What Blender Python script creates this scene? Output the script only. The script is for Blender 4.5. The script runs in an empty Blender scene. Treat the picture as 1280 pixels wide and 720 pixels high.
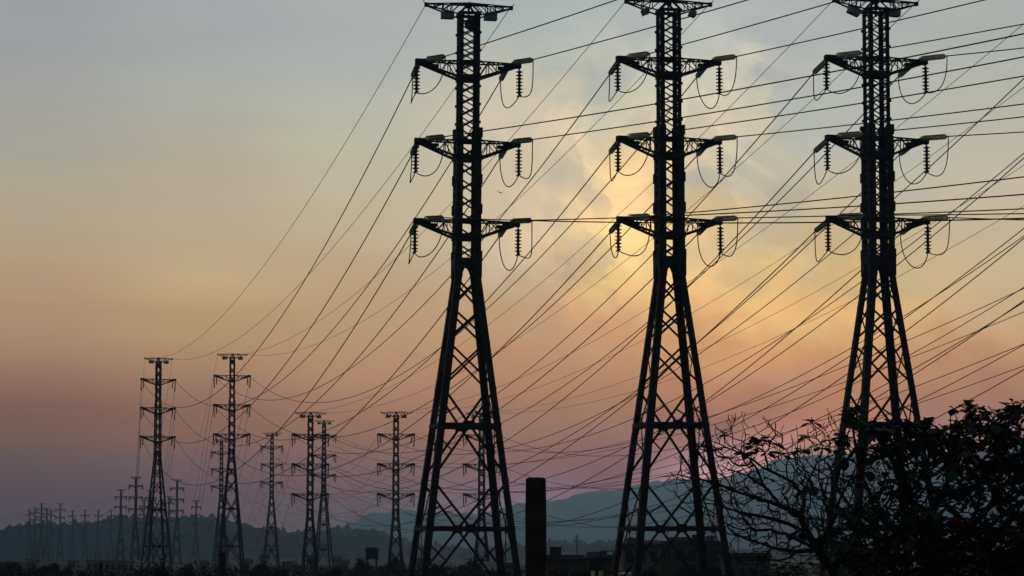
import bpy, math, random
from mathutils import Vector, Matrix, Euler, noise
from math import sin, cos, tan, atan, atan2, asin, sqrt, pi, radians as R
C = bpy.context.scene
random.seed(7)

# ------------------------------------------------------------------ camera
F = 3600.0; CAMH = 4.0; HORIZ = 695.0
PITCH = atan((HORIZ - 360) / F)
cam = bpy.data.cameras.new('camera'); camo = bpy.data.objects.new('camera', cam)
C.collection.objects.link(camo); C.camera = camo
cam.sensor_width = 36; cam.lens = F / 1280 * 36
cam.clip_start = 0.5; cam.clip_end = 60000
camo.location = (0, 0, CAMH); camo.rotation_euler = (pi / 2 + PITCH, 0, 0)

def ray(px, py):
    a, b = (px - 640) / F, (360 - py) / F
    return (a, cos(PITCH) - b * sin(PITCH), sin(PITCH) + b * cos(PITCH))
def pt(px, py, Y):
    d = ray(px, py); k = Y / d[1]
    return Vector((d[0] * k, Y, CAMH + d[2] * k))
def proj(p):
    x, y, z = p[0], p[1], p[2] - CAMH
    fw = y * cos(PITCH) + z * sin(PITCH); up = -y * sin(PITCH) + z * cos(PITCH)
    return 640 + F * x / fw, 360 - F * up / fw

# ------------------------------------------------------------------ world / sky
def lin(c): c = c / 255; return c / 12.92 if c < .04045 else ((c + .055) / 1.055) ** 2.4
SUN_AZ, SUN_EL = 4.0, 4.0
# columns of the dusk sky: picture column -> [(picture row, linear r, g, b)]
SKY = {
    50: [(0, 0.3609, 0.3861, 0.4000), (100, 0.4222, 0.4210, 0.3943), (200, 0.4704, 0.4287, 0.3414), (300, 0.5904, 0.4439, 0.2503), (370, 0.5822, 0.3612, 0.1809), (440, 0.5301, 0.2783, 0.1234), (500, 0.3447, 0.1207, 0.0500), (555, 0.2905, 0.0754, 0.0027), (610, 0.1589, 0.0114, 0.0020), (650, 0.1191, 0.0106, 0.0020)],
    250: [(0, 0.4182, 0.4431, 0.4431), (100, 0.4423, 0.4635, 0.4257), (200, 0.5379, 0.4651, 0.3433), (270, 0.5842, 0.4667, 0.2936), (342, 0.6863, 0.4939, 0.2428), (390, 0.6558, 0.4091, 0.1640), (432, 0.6299, 0.3416, 0.1246), (500, 0.4409, 0.1717, 0.0616), (555, 0.3799, 0.0966, 0.0067), (610, 0.2023, 0.0098, 0.0020), (650, 0.1541, 0.0091, 0.0020)],
    440: [(0, 0.4568, 0.4853, 0.4744), (100, 0.4672, 0.4937, 0.4565), (200, 0.6232, 0.5711, 0.4018), (305, 0.6361, 0.4877, 0.2684), (380, 0.6507, 0.3983, 0.1769), (440, 0.6885, 0.3620, 0.1412), (500, 0.6105, 0.2366, 0.0681), (555, 0.4574, 0.1154, 0.0081), (610, 0.2700, 0.0245, 0.0020), (645, 0.1332, 0.0100, 0.0020)],
    690: [(0, 0.4307, 0.5012, 0.4980), (60, 0.4646, 0.5072, 0.4587), (123, 0.7313, 0.6336, 0.4676), (180, 0.6799, 0.5906, 0.4204), (255, 0.8020, 0.6346, 0.3966), (320, 0.7972, 0.6125, 0.3792), (370, 0.6708, 0.4386, 0.2286), (430, 0.7294, 0.3566, 0.1399), (485, 0.6490, 0.2475, 0.0637), (540, 0.5147, 0.1528, 0.0392), (580, 0.4357, 0.0559, 0.0020), (620, 0.3919, 0.1142, 0.1967)],
    765: [(0, 0.4248, 0.4840, 0.4851), (60, 0.4486, 0.4891, 0.4596), (130, 0.5122, 0.5139, 0.4198), (190, 0.7099, 0.5731, 0.3400), (262, 1.1693, 0.7838, 0.3765), (332, 1.0516, 0.7321, 0.2715), (390, 0.8783, 0.4654, 0.1762), (440, 0.7596, 0.3356, 0.1095), (490, 0.6885, 0.2606, 0.0635), (540, 0.5484, 0.1526, 0.0355), (585, 0.3721, 0.0117, 0.0020)],
    905: [(0, 0.4446, 0.5038, 0.5096), (60, 0.5428, 0.5656, 0.5149), (142, 0.5886, 0.5396, 0.4491), (200, 0.5039, 0.4916, 0.4153), (262, 0.7116, 0.5421, 0.2726), (320, 0.9621, 0.6538, 0.3189), (362, 1.1920, 0.7014, 0.2536), (410, 0.9499, 0.4064, 0.1137), (450, 0.9106, 0.4006, 0.1055), (500, 0.7217, 0.2132, 0.0479), (545, 0.5251, 0.1169, 0.0020), (590, 1.3137, 0.5531, 0.5605)],
    960: [(0, 0.4702, 0.5127, 0.4937), (60, 0.4431, 0.4773, 0.4793), (130, 0.5382, 0.5206, 0.4441), (190, 0.5965, 0.5452, 0.4248), (242, 0.5337, 0.4731, 0.3574), (300, 0.7530, 0.5805, 0.3094), (345, 0.9400, 0.6049, 0.2333), (385, 1.1695, 0.6713, 0.2038), (430, 1.0155, 0.4260, 0.1161), (470, 0.8140, 0.3160, 0.0986), (520, 0.6811, 0.1766, 0.0378), (565, 1.2303, 0.4239, 0.2902)],
    1030: [(0, 0.4123, 0.4592, 0.4538), (100, 0.5014, 0.5363, 0.4862), (203, 0.5556, 0.5382, 0.4412), (270, 0.7034, 0.5505, 0.3032), (330, 0.7521, 0.5192, 0.2180), (380, 1.1624, 0.6236, 0.1818), (402, 1.1129, 0.5971, 0.1909), (440, 0.9019, 0.3927, 0.1042), (505, 0.7368, 0.2210, 0.0430), (545, 0.9521, 0.2855, 0.1200), (570, 0.7785, 0.2596, 0.1251)],
    1250: [(0, 0.4479, 0.4785, 0.4530), (100, 0.5228, 0.5241, 0.4469), (203, 0.6172, 0.5537, 0.4262), (300, 0.7108, 0.5552, 0.3183), (383, 0.7676, 0.5272, 0.2478), (430, 0.7863, 0.3953, 0.1424), (480, 0.6023, 0.2204, 0.0692), (520, 0.5407, 0.1742, 0.0721), (555, 0.4691, 0.1612, 0.0721)],
}
W = bpy.data.worlds.new('World'); C.world = W; W.use_nodes = True
nt = W.node_tree; nt.nodes.clear()
def N(t, **k):
    n = nt.nodes.new(t)
    for a, v in k.items(): setattr(n, a, v)
    return n
def L(a, b): nt.links.new(a, b)
def M(op, a, b=None, c=None, clamp=False):
    n = N('ShaderNodeMath', operation=op, use_clamp=clamp)
    for i, v in enumerate((a, b, c)):
        if v is None: continue
        if isinstance(v, (int, float)): n.inputs[i].default_value = v
        else: L(v, n.inputs[i])
    return n.outputs[0]
def MR(v, a, b, c=0., d=1., smooth=True):
    n = N('ShaderNodeMapRange', interpolation_type='SMOOTHSTEP' if smooth else 'LINEAR')
    L(v, n.inputs['Value'])
    for k, x in zip(('From Min', 'From Max', 'To Min', 'To Max'), (a, b, c, d)): n.inputs[k].default_value = x
    return n.outputs['Result']
def MIX(f, a, b, bt='MIX'):
    n = N('ShaderNodeMix', data_type='RGBA', blend_type=bt)
    for i, v in ((0, f), (6, a), (7, b)):
        if isinstance(v, (int, float)): n.inputs[i].default_value = v
        elif isinstance(v, tuple): n.inputs[i].default_value = (*v, 1)
        else: L(v, n.inputs[i])
    return n.outputs[2]
tc = N('ShaderNodeTexCoord'); sx = N('ShaderNodeSeparateXYZ'); L(tc.outputs['Generated'], sx.inputs[0])
az = M('MULTIPLY', M('ARCTAN2', sx.outputs[0], sx.outputs[1]), 180 / pi)
el = M('MULTIPLY', M('ARCSINE', sx.outputs[2]), 180 / pi)
E0, E1 = -1.0, 13.0
# warp the smooth dusk colours with soft noise so that their edges read as cloud
cwp = N('ShaderNodeCombineXYZ'); L(M('MULTIPLY', az, .55), cwp.inputs[0]); L(M('MULTIPLY', el, .75), cwp.inputs[1]); cwp.inputs[2].default_value = 5.1
nw = N('ShaderNodeTexNoise'); nw.inputs['Scale'].default_value = 1.0; nw.inputs['Detail'].default_value = 8; nw.inputs['Roughness'].default_value = .56
L(cwp.outputs[0], nw.inputs['Vector']); sw = N('ShaderNodeSeparateColor'); L(nw.outputs['Color'], sw.inputs[0])
wamp = M('MULTIPLY', MR(az, -3.5, 1.5, .12, 1.), MR(el, 1.5, 5., .25, 1.))
azw = M('ADD', az, M('MULTIPLY', M('MULTIPLY', M('SUBTRACT', sw.outputs[0], .5), 4.2), wamp))
elw = M('ADD', el, M('MULTIPLY', M('MULTIPLY', M('SUBTRACT', sw.outputs[1], .5), 2.6), wamp))
eln = MR(elw, E0, E1, smooth=False)
prev = None; paz = None
for px in sorted(SKY):
    rp = N('ShaderNodeValToRGB'); rp.color_ramp.interpolation = 'CARDINAL'
    stops = []
    for (py, r, g, b) in SKY[px]:
        d = ray(px, py); e = math.degrees(asin(d[2] / sqrt(d[0]**2 + d[1]**2 + d[2]**2)))
        stops.append(((e - E0) / (E1 - E0), (r / 3, g / 3, b / 3, 1)))
    stops.sort()
    cr = rp.color_ramp
    cr.elements[0].position, cr.elements[0].color = stops[0]
    cr.elements[1].position, cr.elements[1].color = stops[-1]
    for p, c in stops[1:-1]:
        e_ = cr.elements.new(p); e_.color = c
    L(eln, rp.inputs[0])
    a = math.degrees(atan((px - 640) / F))
    prev = rp.outputs[0] if prev is None else MIX(MR(azw, paz, a, smooth=True), prev, rp.outputs[0])
    paz = a
vm = N('ShaderNodeVectorMath', operation='SCALE'); L(prev, vm.inputs[0]); vm.inputs['Scale'].default_value = 3.0
sky = vm.outputs[0]
# broad soft clouds near the sunset
cv = N('ShaderNodeCombineXYZ'); L(M('MULTIPLY', az, .30), cv.inputs[0]); L(M('MULTIPLY', el, .42), cv.inputs[1]); cv.inputs[2].default_value = 3.7
n1 = N('ShaderNodeTexNoise'); n1.inputs['Scale'].default_value = 1.0; n1.inputs['Detail'].default_value = 7; n1.inputs['Roughness'].default_value = .52; n1.inputs['Distortion'].default_value = .5
L(cv.outputs[0], n1.inputs['Vector'])
# a cumulus bank with a bright left edge: a diagonal boundary, wobbled by noise
wob = M('MULTIPLY', M('SUBTRACT', n1.outputs['Fac'], .5), 7.5)
edge = M('ADD', M('ADD', M('MULTIPLY', az, .85), M('MULTIPLY', el, .40)), wob)
rim = M('MULTIPLY', MR(edge, 4.3, 5.7), MR(edge, 5.7, 8.2, 1., 0.))
zone = M('MULTIPLY', M('MULTIPLY', MR(az, -1.5, 2.0), MR(az, 4.0, 7.5, 1., 0.)), M('MULTIPLY', MR(el, 3.5, 6.0), MR(el, 9.2, 11.5, 1., 0.)))
n2 = N('ShaderNodeTexNoise'); n2.inputs['Scale'].default_value = 2.3; n2.inputs['Detail'].default_value = 6; n2.inputs['Roughness'].default_value = .55
L(cv.outputs[0], n2.inputs['Vector'])
puff = MR(n2.outputs['Fac'], .38, .66, -.5, 1.)
n5 = N('ShaderNodeTexNoise'); n5.inputs['Scale'].default_value = 1.25; n5.inputs['Detail'].default_value = 8; n5.inputs['Roughness'].default_value = .5; n5.inputs['Distortion'].default_value = .9
cv5 = N('ShaderNodeCombineXYZ'); L(M('MULTIPLY', az, .34), cv5.inputs[0]); L(M('MULTIPLY', el, .40), cv5.inputs[1]); cv5.inputs[2].default_value = 11.3
L(cv5.outputs[0], n5.inputs['Vector'])
bank = M('MULTIPLY', MR(n5.outputs['Fac'], .47, .545), MR(n5.outputs['Fac'], .53, .74, 1., .35))
shade = MR(n5.outputs['Fac'], .30, .46, 1., 0.)
cl = M('MULTIPLY', zone, M('ADD', M('ADD', M('MULTIPLY', rim, .12), M('MULTIPLY', puff, .16)), M('MULTIPLY', bank, .42)))
sky = MIX(1.0, sky, MIX(cl, (1, 1, 1), (1.50, 1.36, 1.14)), 'MULTIPLY')
sky = MIX(1.0, sky, MIX(M('MULTIPLY', zone, shade), (1, 1, 1), (.90, .92, .96)), 'MULTIPLY')
wb = M('MULTIPLY', M('SUBTRACT', sw.outputs[2], .5), 2.6)
ea = M('ADD', az, wb)
cA = M('MULTIPLY', M('MULTIPLY', MR(ea, 4.85, 5.08, 1., 0.), MR(ea, 2.2, 5.0)), M('MULTIPLY', MR(el, 7.4, 8.4), MR(el, 9.6, 10.6, 1., 0.)))
eb = M('ADD', M('ADD', az, wb), M('MULTIPLY', el, .2))
cB = M('MULTIPLY', M('MULTIPLY', MR(eb, 2.95, 3.12), MR(eb, 3.1, 5.2, 1., 0.)), M('MULTIPLY', MR(el, 4.4, 5.8), MR(el, 8.2, 9.6, 1., 0.)))
cC = M('MULTIPLY', M('MULTIPLY', MR(eb, 1.6, 2.9), MR(eb, 2.95, 3.12, 1., 0.)), M('MULTIPLY', MR(el, 4.6, 5.8), MR(el, 7.2, 8.2, 1., 0.)))
sky = MIX(1.0, sky, MIX(cA, (1, 1, 1), (1.26, 1.19, 1.06)), 'MULTIPLY')
sky = MIX(1.0, sky, MIX(cB, (1, 1, 1), (1.24, 1.18, 1.07)), 'MULTIPLY')
sky = MIX(1.0, sky, MIX(cC, (1, 1, 1), (.93, .95, .98)), 'MULTIPLY')
# long faint streaks everywhere
cs = N('ShaderNodeCombineXYZ'); L(M('MULTIPLY', az, .10), cs.inputs[0]); L(M('MULTIPLY', el, .62), cs.inputs[1])
n3 = N('ShaderNodeTexNoise'); n3.inputs['Scale'].default_value = 1.2; n3.inputs['Detail'].default_value = 5; L(cs.outputs[0], n3.inputs['Vector'])
sky = MIX(1.0, sky, MIX(MR(n3.outputs['Fac'], .3, .7), (.955, .96, .975), (1.045, 1.035, 1.015)), 'MULTIPLY')
# a few thin bright wisps high up
cw = N('ShaderNodeCombineXYZ'); L(M('MULTIPLY', az, 2.2), cw.inputs[0]); L(M('MULTIPLY', el, 14.), cw.inputs[1])
n4 = N('ShaderNodeTexNoise'); n4.inputs['Scale'].default_value = 1.0; n4.inputs['Detail'].default_value = 3; L(cw.outputs[0], n4.inputs['Vector'])
wz = M('MULTIPLY', M('MULTIPLY', MR(az, 7.6, 8.1), MR(az, 9.4, 10.5, 1., 0.)), M('MULTIPLY', MR(el, 9.45, 9.6), MR(el, 9.8, 9.95, 1., 0.)))
sky = MIX(M('MULTIPLY', wz, MR(n4.outputs['Fac'], .60, .72)), sky, (.72, .68, .6))
# away from the sunset and towards the zenith the sky is dark dusk blue
dsun = M('ABSOLUTE', az)
sky = MIX(MR(dsun, 12, 60), sky, (.032, .036, .040))
sky = MIX(MR(el, 12, 34), sky, (.042, .050, .060))
sky = MIX(MR(el, -.6, -3), sky, (.02, .022, .025))
bg1 = N('ShaderNodeBackground'); L(sky, bg1.inputs[0]); bg1.inputs[1].default_value = 1.0
ns = N('ShaderNodeTexSky', sky_type='NISHITA', sun_disc=False, sun_elevation=R(SUN_EL), sun_rotation=R(SUN_AZ), dust_density=4.0, air_density=1.0)
bg2 = N('ShaderNodeBackground'); L(ns.outputs[0], bg2.inputs[0]); bg2.inputs[1].default_value = 0.001
ad = N('ShaderNodeAddShader'); L(bg1.outputs[0], ad.inputs[0]); L(bg2.outputs[0], ad.inputs[1])
wo = N('ShaderNodeOutputWorld'); L(ad.outputs[0], wo.inputs[0])

sl = bpy.data.lights.new('sun', 'SUN'); so = bpy.data.objects.new('sun', sl); C.collection.objects.link(so)
sl.energy = 0.15; sl.angle = R(4); sl.color = (1, .62, .35)
sd = Vector((sin(R(SUN_AZ)) * cos(R(SUN_EL)), cos(R(SUN_AZ)) * cos(R(SUN_EL)), sin(R(SUN_EL))))
so.rotation_euler = (-sd).to_track_quat('-Z', 'Y').to_euler(); so.location = (60, 300, 120)

C.view_settings.view_transform = 'Standard'; C.view_settings.look = 'None'
C.view_settings.exposure = 0; C.view_settings.gamma = 1; C.view_settings.use_curve_mapping = False
C.render.engine = 'CYCLES'
cy = C.cycles
cy.use_denoising = True
try: cy.denoiser = 'OPENIMAGEDENOISE'
except Exception: pass
cy.max_bounces = 8; cy.diffuse_bounces = 2; cy.glossy_bounces = 2; cy.transmission_bounces = 8; cy.volume_bounces = 1
cy.volume_step_rate = 1

# ------------------------------------------------------------------ materials
def mat(name, col, rough=.7, metal=0., spec=.3, var=.25, scale=3., col2=None, bump=0.):
    m = bpy.data.materials.new(name); m.use_nodes = True; t = m.node_tree; b = t.nodes['Principled BSDF']
    b.inputs['Roughness'].default_value = rough; b.inputs['Metallic'].default_value = metal
    b.inputs['Specular IOR Level'].default_value = spec
    tcn = t.nodes.new('ShaderNodeTexCoord'); n = t.nodes.new('ShaderNodeTexNoise')
    n.inputs['Scale'].default_value = scale; n.inputs['Detail'].default_value = 6
    t.links.new(tcn.outputs['Object'], n.inputs['Vector'])
    r = t.nodes.new('ShaderNodeValToRGB'); r.color_ramp.elements[0].position = .32; r.color_ramp.elements[1].position = .68
    c2 = col2 or tuple(c * (1 + var) for c in col)
    r.color_ramp.elements[0].color = (*[c * (1 - var) for c in col], 1); r.color_ramp.elements[1].color = (*c2, 1)
    t.links.new(n.outputs['Fac'], r.inputs[0]); t.links.new(r.outputs[0], b.inputs['Base Color'])
    if bump:
        bp = t.nodes.new('ShaderNodeBump'); bp.inputs['Strength'].default_value = bump
        t.links.new(n.outputs['Fac'], bp.inputs['Height']); t.links.new(bp.outputs[0], b.inputs['Normal'])
    return m
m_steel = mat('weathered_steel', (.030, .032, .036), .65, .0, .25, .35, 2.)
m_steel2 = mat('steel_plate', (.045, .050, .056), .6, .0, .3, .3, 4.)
m_wire = mat('cable', (.035, .032, .030), .6, .0, .3, .2, 1.)
m_porc = mat('brown_porcelain', (.03, .024, .022), .35, 0, .5, .2, 5.)
m_glass = mat('grey_glass_insulator', (.50, .55, .53), .45, 0, .5, .1, 6.)
m_glass.node_tree.nodes['Principled BSDF'].inputs['Transmission Weight'].default_value = .8; m_glass.node_tree.nodes['Principled BSDF'].inputs['IOR'].default_value = 1.2
m_box = mat('grey_casing', (.42, .50, .55), .5, 0, .4, .2, 3.)
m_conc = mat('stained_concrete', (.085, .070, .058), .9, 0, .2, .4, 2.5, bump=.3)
m_bark = mat('bark', (.045, .036, .030), .9, 0, .2, .4, 8., bump=.3)
m_leaf = mat('leaf', (.045, .070, .028), .55, 0, .3, .45, .9)
m_leafr = mat('red_leaf', (.16, .025, .018), .55, 0, .3, .4, 1.2)
m_scrub = mat('scrub_leaf', (.030, .042, .024), .8, 0, .2, .5, .5)
m_ground = mat('ground_scrub', (.035, .040, .028), .95, 0, .1, .5, .02)
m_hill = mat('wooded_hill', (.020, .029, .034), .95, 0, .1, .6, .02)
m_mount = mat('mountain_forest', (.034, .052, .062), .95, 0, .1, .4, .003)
m_feather = mat('feather', (.03, .028, .026), .8)
m_pane = mat('window_pane', (.02, .024, .03), .15, 0, .5)
m_rub = mat('rubber', (.02, .02, .02), .8)
def wallm(n, c): return mat(n, c, .85, 0, .2, .22, .8)
m_white = wallm('white_render', (.52, .54, .55)); m_cream = wallm('cream_render', (.34, .30, .24)); m_brick = wallm('brown_brick', (.16, .10, .075))
m_grey = wallm('grey_render', (.20, .20, .20)); m_tile = wallm('clay_tile_roof', (.13, .065, .045)); m_tin = mat('tin_roof', (.22, .25, .30), .5, .3, .4, .25, 1.5)
m_slab = wallm('dark_slab', (.07, .068, .066)); m_paint = mat('white_car_paint', (.6, .6, .6), .3, 0, .5, .05)
m_lit = bpy.data.materials.new('lit_window'); m_lit.use_nodes = True
_b = m_lit.node_tree.nodes['Principled BSDF']; _b.inputs['Emission Color'].default_value = (1, .8, .55, 1); _b.inputs['Emission Strength'].default_value = .035; _b.inputs['Base Color'].default_value = (.3, .28, .25, 1)

# ------------------------------------------------------------------ mesh helpers
class MB:
    def __init__(s): s.v = []; s.f = []; s.mi = []
    def add(s, vs, fs, m=0):
        o = len(s.v); s.v += [tuple(v) for v in vs]; s.f += [tuple(i + o for i in f) for f in fs]; s.mi += [m] * len(fs)
    def bar(s, a, b, w, t=None, up=(0, 0, 1), m=0):
        a, b = Vector(a), Vector(b); t = t or w; d = b - a
        if d.length < 1e-6: return
        d.normalize(); up = Vector(up)
        if abs(d.dot(up)) > .98: up = Vector((1, 0, 0)) if abs(d.x) < .9 else Vector((0, 1, 0))
        x = d.cross(up).normalized(); y = x.cross(d)
        x = x * w / 2; y = y * t / 2
        s.add([a - x - y, a + x - y, a + x + y, a - x + y, b - x - y, b + x - y, b + x + y, b - x + y],
              [(0, 3, 2, 1), (4, 5, 6, 7), (0, 1, 5, 4), (1, 2, 6, 5), (2, 3, 7, 6), (3, 0, 4, 7)], m)
    def box(s, c, d, rz=0., m=0):
        ca, sa = cos(rz), sin(rz); vs = []
        for z in (-.5, .5):
            for x, y in ((-.5, -.5), (.5, -.5), (.5, .5), (-.5, .5)):
                X, Y = x * d[0], y * d[1]; vs.append((c[0] + X * ca - Y * sa, c[1] + X * sa + Y * ca, c[2] + z * d[2]))
        s.add(vs, [(0, 3, 2, 1), (4, 5, 6, 7), (0, 1, 5, 4), (1, 2, 6, 5), (2, 3, 7, 6), (3, 0, 4, 7)], m)
    def tube(s, pts, rs, n=6, m=0, cap=True):
        pts = [Vector(p) for p in pts]
        if isinstance(rs, (int, float)): rs = [rs] * len(pts)
        vs = []; k = len(pts); ref = None
        for i, p in enumerate(pts):
            d = (pts[min(i + 1, k - 1)] - pts[max(i - 1, 0)])
            if d.length < 1e-9: d = Vector((0, 0, 1))
            d.normalize()
            if ref is None: ref = Vector((0, 0, 1)) if abs(d.z) < .9 else Vector((1, 0, 0))
            x = ref - d * ref.dot(d)
            if x.length < 1e-4: x = d.orthogonal()
            x.normalize(); ref = x; y = d.cross(x)
            for j in range(n):
                a = 2 * pi * j / n; vs.append(p + (x * cos(a) + y * sin(a)) * rs[i])
        fs = [(i * n + j, i * n + (j + 1) % n, (i + 1) * n + (j + 1) % n, (i + 1) * n + j) for i in range(k - 1) for j in range(n)]
        if cap: fs += [tuple(range(n))[::-1], tuple((k - 1) * n + j for j in range(n))]
        s.add(vs, fs, m)
    def build(s, name, mats, parent=None, loc=None, smooth=False):
        me = bpy.data.meshes.new(name); me.from_pydata(s.v, [], s.f)
        if not isinstance(mats, (list, tuple)): mats = [mats]
        for m in mats: me.materials.append(m)
        if len(mats) > 1: me.polygons.foreach_set('material_index', s.mi)
        if smooth: me.polygons.foreach_set('use_smooth', [True] * len(me.polygons))
        me.update(); o = bpy.data.objects.new(name, me); C.collection.objects.link(o)
        if parent: o.parent = parent
        if loc: o.location = loc
        return o
def tag(o, label=None, cat=None, group=None, kind=None):
    if label: o['label'] = label
    if cat: o['category'] = cat
    if group: o['group'] = group
    if kind: o['kind'] = kind
    return o
def empty(name, loc, rz=0):
    o = bpy.data.objects.new(name, None); C.collection.objects.link(o); o.location = loc; o.rotation_euler = (0, 0, rz); o.empty_display_size = .5
    return o
def copy_tree(o, parent=None):
    c = o.copy(); C.collection.objects.link(c); c.parent = parent
    for ch in [x for x in CH.get(o.name, [])]: copy_tree(ch, c)
    return c
CH = {}
def kids(root): CH[root.name] = [o for o in C.objects if o.parent == root]

# ------------------------------------------------------------------ terrain
def interp(tab, x):
    if x <= tab[0][0]: return tab[0][1]
    for (a, b), (c, d) in zip(tab, tab[1:]):
        if x <= c:
            t = (x - a) / (c - a); t = t * t * (3 - 2 * t); return b + (d - b) * t
    return tab[-1][1]
HILL = [(-900, 660), (-300, 672), (0, 665), (14, 659), (30, 656), (80, 654), (110, 655), (150, 649), (205, 646), (262, 646), (300, 652), (335, 662), (362, 666), (385, 663), (425, 659), (448, 664), (470, 666), (500, 674), (535, 681), (580, 687), (640, 684), (680, 677), (700, 676), (730, 679), (765, 676), (800, 680), (860, 684), (950, 687), (1100, 686), (1500, 684), (2300, 690)]
MOUNT = [(-900, 694), (250, 690), (400, 664), (440, 656), (470, 648), (520, 644), (600, 640), (640, 632), (682, 633), (700, 634), (720, 626), (760, 617), (800, 608), (850, 602), (880, 602), (905, 600), (942, 590), (973, 579), (1003, 573), (1060, 569), (1160, 565), (1280, 559), (1500, 570), (2300, 640)]
GY = 9500.
def hill_z(x, y):
    D0, D1, DB = 2200., 2700., 3900.
    px = 640 + F * x / y
    c = (HORIZ - interp(HILL, px)) / F * D1 + CAMH - 3.
    t = max(0, min(1, (y - D0) / (D1 - D0))); up = t * t * (3 - 2 * t) if t < 1 else 1
    t2 = max(0, min(1, (y - D1) / (DB - D1))); up *= 1 - t2 * t2 * (3 - 2 * t2)
    n = noise.noise(Vector((x * .004, y * .004, 1.))) * 9 + noise.noise(Vector((x * .015, y * .015, 4.))) * 2.
    return max(-1.0, c * up + n * up * (1 - abs(2 * t - 1) * .4) * .7 - 1.0 * (1 - up))
def ridge(name, m, prof, y0, y1, yb, nx, ny, pxa, pxb, bump, tree, seed):
    b = MB(); cols = nx + 1
    for j in range(ny + 1):
        s = j / ny; y = y0 + (yb - y0) * s
        for i in range(cols):
            px = pxa + (pxb - pxa) * i / nx; x = (px - 640) / F * y
            c = (HORIZ - interp(prof, px)) / F * y1 + CAMH
            if y <= y1: t = (y - y0) / (y1 - y0)
            else: t = 1 - (y - y1) / (yb - y1)
            up = t * t * (3 - 2 * t)
            n = noise.fractal(Vector((x / bump, y / bump, seed)), .9, 2., 5) * bump * .10 * (.35 + .65 * up * (1.6 - up)) * (1 if t < .97 else .45)
            n += (noise.noise(Vector((x * .9 / tree, y * .9 / tree, seed)))) * tree * .35 * up
            b.v.append((x, y, c * up + n * up - 1.5 * (1 - up)))
    for j in range(ny):
        for i in range(nx):
            a = j * cols + i; b.f.append((a, a + 1, a + cols + 1, a + cols)); b.mi.append(0)
    o = b.build(name, m, smooth=False); tag(o, kind='structure'); return o
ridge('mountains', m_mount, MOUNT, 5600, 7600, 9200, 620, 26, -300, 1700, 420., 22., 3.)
# wooded hills in front of them (own height function so that houses can stand on it)
b = MB(); nx, ny = 720, 60
ys = [2190 + (3920 - 2190) * (j / ny) for j in range(ny + 1)]
for y in ys:
    for i in range(nx + 1):
        px = -260 + 1900 * i / nx; x = (px - 640) / F * y; z = hill_z(x, y)
        tr = max(0, min(1, (y - 2300) / 200)) * max(0, min(1, (3800 - y) / 300))
        z += (abs(noise.noise(Vector((x * .09, y * .09, 9.)))) * 6.0 + max(0, noise.noise(Vector((x * .22, y * .05, 3.))) - .1) * 9. + noise.noise(Vector((x * .02, y * .02, 7.))) * 5.) * tr
        b.v.append((x, y, z))
for j in range(ny):
    for i in range(nx):
        a = j * (nx + 1) + i; b.f.append((a, a + 1, a + nx + 2, a + nx + 1)); b.mi.append(0)
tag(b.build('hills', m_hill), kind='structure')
b = MB(); n = 40
for j in range(n + 1):
    for i in range(n + 1):
        x = -GY / 1.4 + 2 * GY / 1.4 * i / n; y = -150 + (GY + 150) * (j / n) ** 1.6
        b.v.append((x, y, 0))
for j in range(n):
    for i in range(n):
        a = j * (n + 1) + i; b.f.append((a, a + 1, a + n + 2, a + n + 1)); b.mi.append(0)
tag(b.build('ground', m_ground), kind='structure')

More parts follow.
